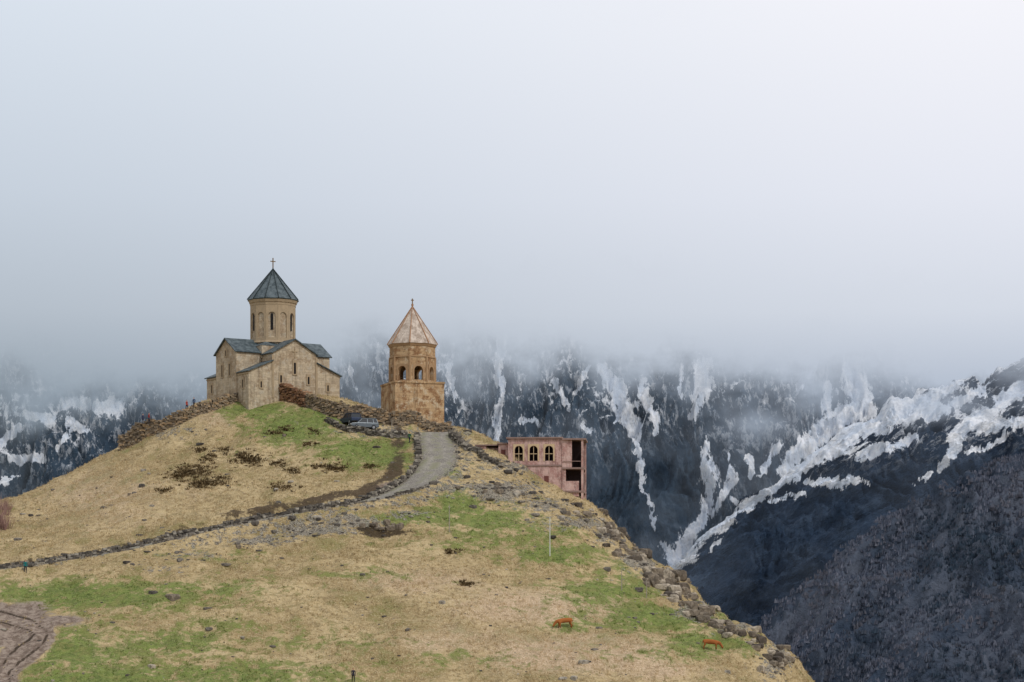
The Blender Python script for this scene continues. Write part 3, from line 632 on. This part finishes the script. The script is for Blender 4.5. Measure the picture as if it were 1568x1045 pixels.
# ------------------------------------------------------------------ rubble walls
def stones_mesh(name,boxes,mat,parent=None,jit=.22):
    B=np.array(boxes); N=len(B)
    c=np.array([[sx,sy,sz] for sz in(-1,1) for sy in(-1,1) for sx in(-1,1)],float)
    L=c[None]*B[:,None,3:6]; L=L*(1+rng.uniform(-jit,jit,(N,8,3)))
    ca,sa=np.cos(B[:,6])[:,None],np.sin(B[:,6])[:,None]
    V=np.stack([L[...,0]*ca-L[...,1]*sa+B[:,None,0],L[...,0]*sa+L[...,1]*ca+B[:,None,1],L[...,2]+B[:,None,2]],-1).reshape(-1,3)
    fc=np.array([[0,2,3,1],[4,5,7,6],[0,1,5,4],[2,6,7,3],[0,4,6,2],[1,3,7,5]])
    Fc=(fc[None]+np.arange(N)[:,None,None]*8).reshape(-1,4)
    return mesh_np(name,V,Fc,mat,dict(rnd=np.repeat(rng.uniform(0,1,N),8)),parent=parent)
def rubble(name,path,h,th,mat,dz=-.3):
    P=resample([(a[0],a[1],a[2]) for a in path],.25); tg=np.gradient(P[:,:2],axis=0); an=np.arctan2(tg[:,1],tg[:,0])
    L=len(P)*.25; boxes=[]; z=dz
    gz=hs(P[:,0],P[:,1])
    while z<P[:,2].max()*1.1:
        ch_=random.uniform(.18,.32); s_=random.uniform(0,.4)
        while s_<L-.2:
            l=random.uniform(.25,.75); i=min(int((s_+l/2)/.25),len(P)-1)
            top=P[i,2]*(1+.3*perlin(np.array([s_/2.2]),np.array([h*3.3]))[0])+random.uniform(-.12,.12)
            if z<top:
                j=random.uniform(-.1,.1)
                boxes.append((P[i,0]-math.sin(an[i])*j,P[i,1]+math.cos(an[i])*j,gz[i]+z+ch_/2,l/2*1.02,th/2*random.uniform(.8,1.15),ch_/2*.98,an[i]+random.uniform(-.08,.08)))
            s_+=l
        z+=ch_
    return stones_mesh(name,boxes,mat)
def rubmat(name,a,b,c,dk_=.45):
    k=NT(name); r=k.attr('rnd'); col=k.mix(k.step(r,.0,.6),a,b); col=k.mix(k.step(r,.75,.8),col,c); n_=k.noise(k.pos(),2.0,4,.7)
    col=k.mix(k.m_('MULTIPLY',k.step(n_,.42,.6),.55),col,tuple(x*dk_ for x in a)); return k.done(col,.95,n_,.6,.08)
rm1=rubmat('rubble_warm',lin(112,100,86),lin(154,138,116),lin(172,146,114),.6); rm2=rubmat('rubble_grey',lin(82,77,72),lin(126,119,109),lin(166,158,144)); rm3=rubmat('rubble_red',lin(122,88,68),lin(160,126,98),lin(94,78,66),.55)
def pth(L): return [(*C(u,v)[:2],h) for u,v,h in L]
rubble('stone_wall',pth([(182,690,2.8),(205,682,3.2),(250,660,2.0),(290,642,1.7),(335,625,1.4),(390,612,1.4)]),1,.8,rm1)
rubble('stone_wall',pth([(395,611,3.0),(430,613,3.0),(458,616,1.9),(470,622,2.2)]),2,1.6,rm3)
rubble('stone_wall',pth([(458,616,2.0),(480,626,2.0),(520,641,2.6),(560,646,2.4),(600,652,2.2),(650,658,1.8),(690,660,1.2)]),3,.9,rm1)
rubble('stone_wall',pth([(500,646,.7),(540,662,.7),(580,667,.8),(625,671,.9)]),4,.7,rm2)
rubble('stone_wall',pth([(690,668,.9),(715,688,.7),(740,702,.6),(770,718,.5)]),5,.9,rm2)
tgr=np.gradient(road[:,:2],axis=0); tgr/=np.linalg.norm(tgr,axis=1)[:,None]
nr_=np.stack([-tgr[:,1],tgr[:,0]],1)
hwv=.62+.38*perlin(np.arange(len(road))/9,np.zeros(len(road))+.7)
rw=[(road[i,0]+nr_[i,0]*3.0,road[i,1]+nr_[i,1]*3.0,max(.2,hwv[i])) for i in range(0,len(road)-6,2)]
rubble('roadside_stone_wall',rw,6,.8,rm2)
rw=[(road[i,0]-nr_[i,0]*3.0,road[i,1]-nr_[i,1]*3.0,.1+.5*perlin(np.array([i/5.]),np.array([.4]))[0]) for i in range(2,len(road)-30,2)]
rubble('roadside_stones',rw,7,.6,rm2)
# ------------------------------------------------------------------ rocks
bm=bmesh.new(); bmesh.ops.create_icosphere(bm,subdivisions=2,radius=1); TV=np.array([v.co[:] for v in bm.verts]); TF=np.array([[v.index for v in f.verts] for f in bm.faces]); bm.free()
def rocks(name,P,S,mat,flat=.6):
    N=len(P); ph=rng.uniform(0,50,(N,1))
    V=TV[None].repeat(N,0); d=1+.4*perlin(V[...,0]*1.4+ph,V[...,1]*1.4+V[...,2]*1.1+ph)+.2*perlin(V[...,0]*3.5-ph,V[...,2]*3.5+ph)
    V=V*d[...,None]; V=np.clip(V,-.75,.75)
    sc=S[:,None,None]*rng.uniform(.6,1.3,(N,1,3)); sc[...,2]*=flat; V=V*sc
    a=rng.uniform(0,6.28,(N,1)); x=V[...,0]*np.cos(a)-V[...,1]*np.sin(a); y=V[...,0]*np.sin(a)+V[...,1]*np.cos(a)
    V=np.stack([x,y,V[...,2]],-1)+P[:,None]
    Fc=(TF[None]+np.arange(N)[:,None,None]*len(TV)).reshape(-1,3)
    return mesh_np(name,V.reshape(-1,3),Fc,mat,dict(rnd=np.repeat(rng.uniform(0,1,N),len(TV))))
vm_=np.where(vis&(np.abs(gxr+23)<85))[0]
def pick(wt,N):
    wt=np.clip(wt,0,None)*1.0; pr=wt/wt.sum(); i=rng.choice(vm_,N,p=pr); P=np.stack([gxr[i],gyr[i],GZ[i]],1)+np.c_[rng.uniform(-.25,.25,(N,2)),np.zeros(N)]
    P[:,2]=hs(P[:,0],P[:,1]); return P,i
offroad=(dr[vm_]>2.8)
NR=6500
P,i=pick((scree[vm_]**1.5+.025)*offroad,NR); S=rng.pareto(2.6,NR)*.16+.07; S=np.clip(S,.07,.7)
rocks('scree_rocks',P,S,rm2)
out=[]
for (u,v,ru,rv,nn_,smx) in [(1015,888,26,10,40,1.6),(1070,938,22,8,28,1.3),(1190,1012,18,18,22,1.1),(1130,966,26,7,20,1.0),(935,815,18,14,24,1.2),(970,848,24,14,28,1.2),(770,752,24,8,10,.8),(590,806,40,4,12,.8),(890,785,24,8,14,.9),(1100,958,16,6,10,.9),(1160,985,14,10,14,1.0),(1040,912,16,12,20,1.3)]:
    for _ in range(nn_): out.append((u+random.gauss(0,.6)*ru,v+random.gauss(0,.6)*rv,smx*random.uniform(.3,1)))
out+=[(577,686,.75),(700,748,.7),(268,918,1.0),(260,915,.6),(365,838,.5),(435,668,.6),(232,1022,.6),(198,758,.5)]
P=np.array([C(u,v) for u,v,s in out]); rocks('rock_outcrop',P,np.array([s for *_,s in out]),rubmat('outcrop',lin(86,78,70),lin(134,122,106),lin(176,164,146)),.8)
# ------------------------------------------------------------------ grass tufts
k=NT('grass_tufts'); g=k.attr('g'); r=k.attr('rnd'); pl_=k.attr('pl')
ct=k.mix(r,lin(138,118,80),lin(210,190,150)); ct=k.mix(k.m_('MULTIPLY',pl_,.6),ct,lin(210,184,150)); cg_=k.mix(r,lin(76,96,42),lin(144,152,88))
nn0=k.noise(k.pos(),.38,5,.68)
tm=k.done(k.mix(k.step(k.add(g,k.dev(nn0,2.8)),.20,.78),ct,cg_),.95,spec=0)
NTF=60000
P,i=pick((offroad*1.0)*(1-.95*np.clip(scree[vm_]+1.5*dirt[vm_]+bank[vm_],0,1))*(1-.6*np.clip(green[vm_],0,1))*(.3+np.clip(.5+1.3*fbm(gxr[vm_]/6,gyr[vm_]/6,3),0,1.5)),NTF)
tufts('grass',P,rng.uniform(.12,.42,NTF),rng.uniform(.05,.12,NTF),5,tm,dict(g=green[i],pl=pale[i]),spread=.6,lean=.5)
# juniper shrubs
k=NT('shrub_leaves'); sm=k.done(k.mix(k.attr('rnd'),lin(42,36,27),lin(128,108,78)),.95,spec=0)
sh=[(300,722,26,9),(275,728,16,6),(330,738,18,5),(310,742,20,5),(385,705,20,7),(375,700,12,5),(318,700,10,4),(345,690,8,3),(432,748,14,4),(500,716,18,5),(515,720,10,3),(475,680,9,3),(420,665,9,3),(450,722,10,3),(425,712,12,3),(305,690,9,3),(715,895,12,3),(690,845,8,3),(252,752,8,3),(480,660,6,3),(437,658,8,3),(570,715,8,3)]
SP=[]
for (u,v,ru,rv) in sh:
    for _ in range(int(ru*rv*.55)+5):
        a=random.gauss(0,.75); b_=random.gauss(0,.75); SP.append(C(u+a*ru,v+b_*rv))
SP=np.array(SP); tufts('shrubs',SP,rng.uniform(.15,.5,len(SP)),rng.uniform(.1,.26,len(SP)),12,sm,spread=1.2,lean=.4)
k=NT('bare_bush'); bmx=k.done(k.mix(k.attr('rnd'),lin(120,92,84),lin(176,146,136)),.95,spec=0)
BP=np.array([C(random.uniform(-30,12),random.uniform(775,812)) for _ in range(26)]); tufts('bare_bush',BP,rng.uniform(1.6,3.2,26),rng.uniform(.06,.12,26),60,bmx,spread=.4,lean=.5)
# ------------------------------------------------------------------ poles
wood=simple('pole_wood',lin(150,142,130),.2,4); white=simple('white_paint',lin(200,200,192),.1,3)
def pole(name,u,v,h,r,mat,arm=False):
    x,y,z=C(u,v); e=empty(name,(x,y,z)); m=MB(); m.ngon(0,0,-.4,h,r,r*.7,8); m.ngon(0,0,h,h+.06,r*.9,r*.5,8)
    if arm: m.box(-.25,.25,-.03,.03,h*.92,h*.92+.07)
    m.obj('shaft',mat,e)
pole('wooden_pole',688,815,3.8,.07,wood,True); pole('wooden_pole',842,852,5.4,.08,white,True); pole('wooden_pole',952,905,3.0,.06,wood); pole('wooden_pole',990,916,2.4,.06,wood); pole('wooden_pole',700,700,2.5,.06,wood); pole('wooden_pole',600,668,2.6,.06,wood)
# ------------------------------------------------------------------ cars
def car(name,u,v,yaw,colr):
    x,y,z=C(u,v); e=empty(name,(x,y,z+.02),yaw)
    paint=simple(name+'_paint',colr,.06,2,.35,.3,.5); glass=simple('car_glass',(.02,.025,.03),.1,2,.15,0,.6); rub=simple('tyre',(.02,.02,.02),.1); rim=simple('rim',(.35,.35,.36),.1,3,.4,.6)
    hw=.92
    b=MB(); body=[(-2.25,.45),(-2.3,.75),(-2.22,1.02),(-1.2,1.12),(2.1,1.1),(2.28,1.0),(2.3,.5),(2.15,.36),(-2.15,.36)]
    b.prism([(a,-hw,c) for a,c in body],(0,2*hw,0)); b.obj('body',paint,e,bevel=.07)
    c=MB(); lo=[(-1.25,-.86),(2.1,-.86),(2.1,.86),(-1.25,.86)]; up=[(-.55,-.70),(1.85,-.70),(1.85,.70),(-.55,.70)]
    bb=[Vector((a,q,1.1)) for a,q in lo]; tt_=[Vector((a,q,1.70)) for a,q in up]
    c.poly(bb[::-1]); c.poly(tt_)
    for i in range(4): j=(i+1)%4; c.poly([bb[i],bb[j],tt_[j],tt_[i]])
    c.obj('windows',glass,e,bevel=.03)
    p=MB(); p.prism([(a,q,1.70) for a,q in [(-.62,-.74),(1.9,-.74),(1.9,.74),(-.62,.74)]],(0,0,.1))
    for s in(-1,1):
        for (xa,xb) in((-1.25,-.55),(.35,.35),(1.35,1.3),(2.08,1.85)):
            p.prism([(xa,s*.87,1.1),(xa+.11,s*.87,1.1),(xb+.11,s*.72,1.7),(xb,s*.72,1.7)],(0,s*.03,0))
        p.box(-.5,1.8,s*.6-.03,s*.6+.03,1.82,1.87)
    p.obj('roof_and_pillars',paint,e)
    wmb=MB(); rm_=MB()
    for wx in(-1.42,1.42):
        for s in(-1,1):
            def disc(mb,r,ya,yb):
                mb.prism([(wx+r*math.cos(t_),ya,.38+r*math.sin(t_)) for t_ in np.linspace(0,2*math.pi,18,endpoint=False)],(0,yb-ya,0))
            disc(wmb,.38,s*.72,s*.96); disc(rm_,.22,s*.96,s*.975)
    wmb.obj('tyres',rub,e); rm_.obj('rims',rim,e)
    l=MB(); l.box(-2.34,-2.27,-.8,-.45,.78,.95); l.box(-2.34,-2.27,.45,.8,.78,.95); l.obj('headlights',simple('lamp_glass',(.7,.7,.68),.05,2,.2),e)
    g=MB(); g.box(-2.33,-2.28,-.4,.4,.72,.95); g.box(-2.36,-2.27,-.85,.85,.42,.58); g.box(2.27,2.36,-.85,.85,.42,.58); g.obj('grille_and_bumpers',rub,e)
car('parked_car',557,659,math.radians(18),lin(104,112,118)); car('parked_car',537,651,math.radians(-60),lin(44,56,80))
# ------------------------------------------------------------------ people
def skinobj(name,vs,es,rad,mat,parent,root=0,sub=1):
    me=bpy.data.meshes.new(name); me.from_pydata(vs,es,[]); me.materials.append(mat); o=link(bpy.data.objects.new(name,me),parent)
    m=o.modifiers.new('skin','SKIN'); m.use_smooth_shade=True
    for i,sv in enumerate(me.skin_vertices[0].data):
        r=rad[i]; sv.radius=r if isinstance(r,tuple) else (r,r); sv.use_root=(i==root)
    s=o.modifiers.new('sub','SUBSURF'); s.levels=sub; s.render_levels=sub; return o
def clothes(name,jack,trou,hair):
    k=NT(name); s=k.n('ShaderNodeSeparateXYZ'); k.put(s.inputs[0],k.obj()); z=s.outputs[2]
    c=k.mix(k.step(z,.90,.91),trou,jack); c=k.mix(k.step(z,.06,.09),(.03,.025,.02),c); c=k.mix(k.step(z,1.47,1.48),c,lin(196,150,124))
    hz_=k.m_('ADD',z,k.m_('MULTIPLY',s.outputs[1],.5)); c=k.mix(k.step(hz_,1.64,1.66),c,hair); return k.done(c,.9)
def person(u,v,yaw,jack,trou,dz=0,stride=.15):
    x,y,z=C(u,v); e=empty('person',(x,y,z+dz),yaw,1.03); m=clothes('clothes',jack,trou,(.03,.02,.015))
    vs=[(0,0,.93),(0,0,1.15),(0,0,1.36),(0,0,1.47),(0,-.01,1.56),(0,-.03,1.64),(0,0,1.74),
        (.1,0,.88),(.11,-stride,.48),(.11,-stride*.9,.07),(.11,-stride-.14,.04),
        (-.1,0,.88),(-.11,stride*.6,.48),(-.11,stride*1.5,.08),(-.11,stride*1.5-.13,.04),
        (.2,0,1.38),(.25,.08,1.12),(.24,-.06,.9),(.24,-.1,.8),(-.2,0,1.38),(-.25,-.04,1.12),(-.24,-.16,.92),(-.24,-.2,.82)]
    es=[(0,1),(1,2),(2,3),(3,4),(4,5),(5,6),(0,7),(7,8),(8,9),(9,10),(0,11),(11,12),(12,13),(13,14),(2,15),(15,16),(16,17),(17,18),(2,19),(19,20),(20,21),(21,22)]
    rd_=[(.15,.11),(.14,.1),(.16,.11),.06,.055,.1,.07,.095,.065,.045,.04,.095,.065,.045,.04,.065,.05,.038,.035,.065,.05,.038,.035]
    skinobj('body',vs,es,rd_,m,e,sub=1)
P_=[(219,676,.3,lin(50,54,80),lin(34,38,56),2.75),(228,672,2.0,lin(150,60,60),lin(44,44,56),2.5),(286,644,1.0,lin(160,70,60),lin(40,44,60),1.6),(297,640,-.6,lin(60,80,110),lin(50,45,50),1.55),(370,616,.2,lin(50,90,160),lin(40,44,60),1.35),(377,615,1.2,lin(60,64,90),lin(40,44,60),1.35),(39,878,.4,lin(30,110,110),lin(50,54,60),0),(627,679,2.5,lin(60,100,70),lin(40,44,60),0),(541,1046,.2,lin(50,50,60),lin(40,40,45),0)]
for p_ in P_: person(*p_)
# ------------------------------------------------------------------ cows
def cow(u,v,yaw,col):
    x,y,z=C(u,v); e=empty('cow',(x,y,z),yaw,1.08)
    k=NT('cow_hide'); o_=k.obj(); s=k.n('ShaderNodeSeparateXYZ'); k.put(s.inputs[0],o_); n_=k.noise(o_,1.8,4,.5)
    c=k.mix(n_,tuple(q*.75 for q in col),tuple(q*1.25 for q in col)); c=k.mix(k.step(s.outputs[2],.42,.2),c,tuple(q*.45 for q in col)); mt=k.done(c,.85)
    vs=[(.15,0,.98),(.6,0,1.05),(.88,0,1.06),(-.3,0,.96),(-.68,0,1.0),(-.95,0,.88),(-1.2,0,.58),(-1.33,0,.36),(-1.42,0,.16),
        (.8,.2,.92),(.72,.22,.66),(.9,.22,.44),(.86,.22,.06),(.8,-.2,.92),(.72,-.22,.66),(.9,-.22,.44),(.86,-.22,.06),
        (-.62,.2,.75),(-.62,.2,.42),(-.64,.2,.05),(-.62,-.2,.75),(-.56,-.2,.42),(-.54,-.2,.05),
        (1.02,0,1.0),(1.1,0,.7),(1.1,0,.4)]
    es=[(0,1),(1,2),(0,3),(3,4),(4,5),(5,6),(6,7),(7,8),(1,9),(9,10),(10,11),(11,12),(1,13),(13,14),(14,15),(15,16),(4,17),(17,18),(18,19),(4,20),(20,21),(21,22),(2,23),(23,24),(24,25)]
    r=[(.28,.32),(.25,.29),(.2,.24),(.27,.31),(.24,.3),(.16,.24),(.12,.16),(.12,.13),(.075,.075),
       (.14,.16),(.12,.13),.065,.06,(.14,.16),(.12,.13),.065,.06,(.12,.13),.07,.06,(.12,.13),.07,.06,.04,.025,.035]
    skinobj('body',vs,es,r,mt,e,sub=2)
    h=MB()
    for s_ in(-1,1):
        h.prism([(-1.2,s_*.1,.56),(-1.14,s_*.1,.6),(-1.16,s_*.3,.6),(-1.22,s_*.28,.54)],(0,0,.03))
        h.prism([(-1.16,s_*.07,.66),(-1.1,s_*.07,.66),(-1.1,s_*.2,.84)],(-.03,0,0))
    h.obj('ears_and_horns',simple('horn',lin(150,120,90),.2),e)
cow(864,963,math.radians(12),lin(158,96,50)); cow(1089,996,math.radians(172),lin(152,90,46))
# ------------------------------------------------------------------ camera
cd=bpy.data.cameras.new('camera'); cam=link(bpy.data.objects.new('camera',cd)); cam.location=(0,0,0); cam.rotation_euler=(math.radians(90),0,0)
cd.sensor_width=36; cd.lens=F/1568*36; cd.shift_y=(HR-522.5)/1568; cd.clip_start=.5; cd.clip_end=20000
scn.camera=cam
scn.view_settings.view_transform='Standard'; scn.view_settings.look='None'; scn.view_settings.exposure=0
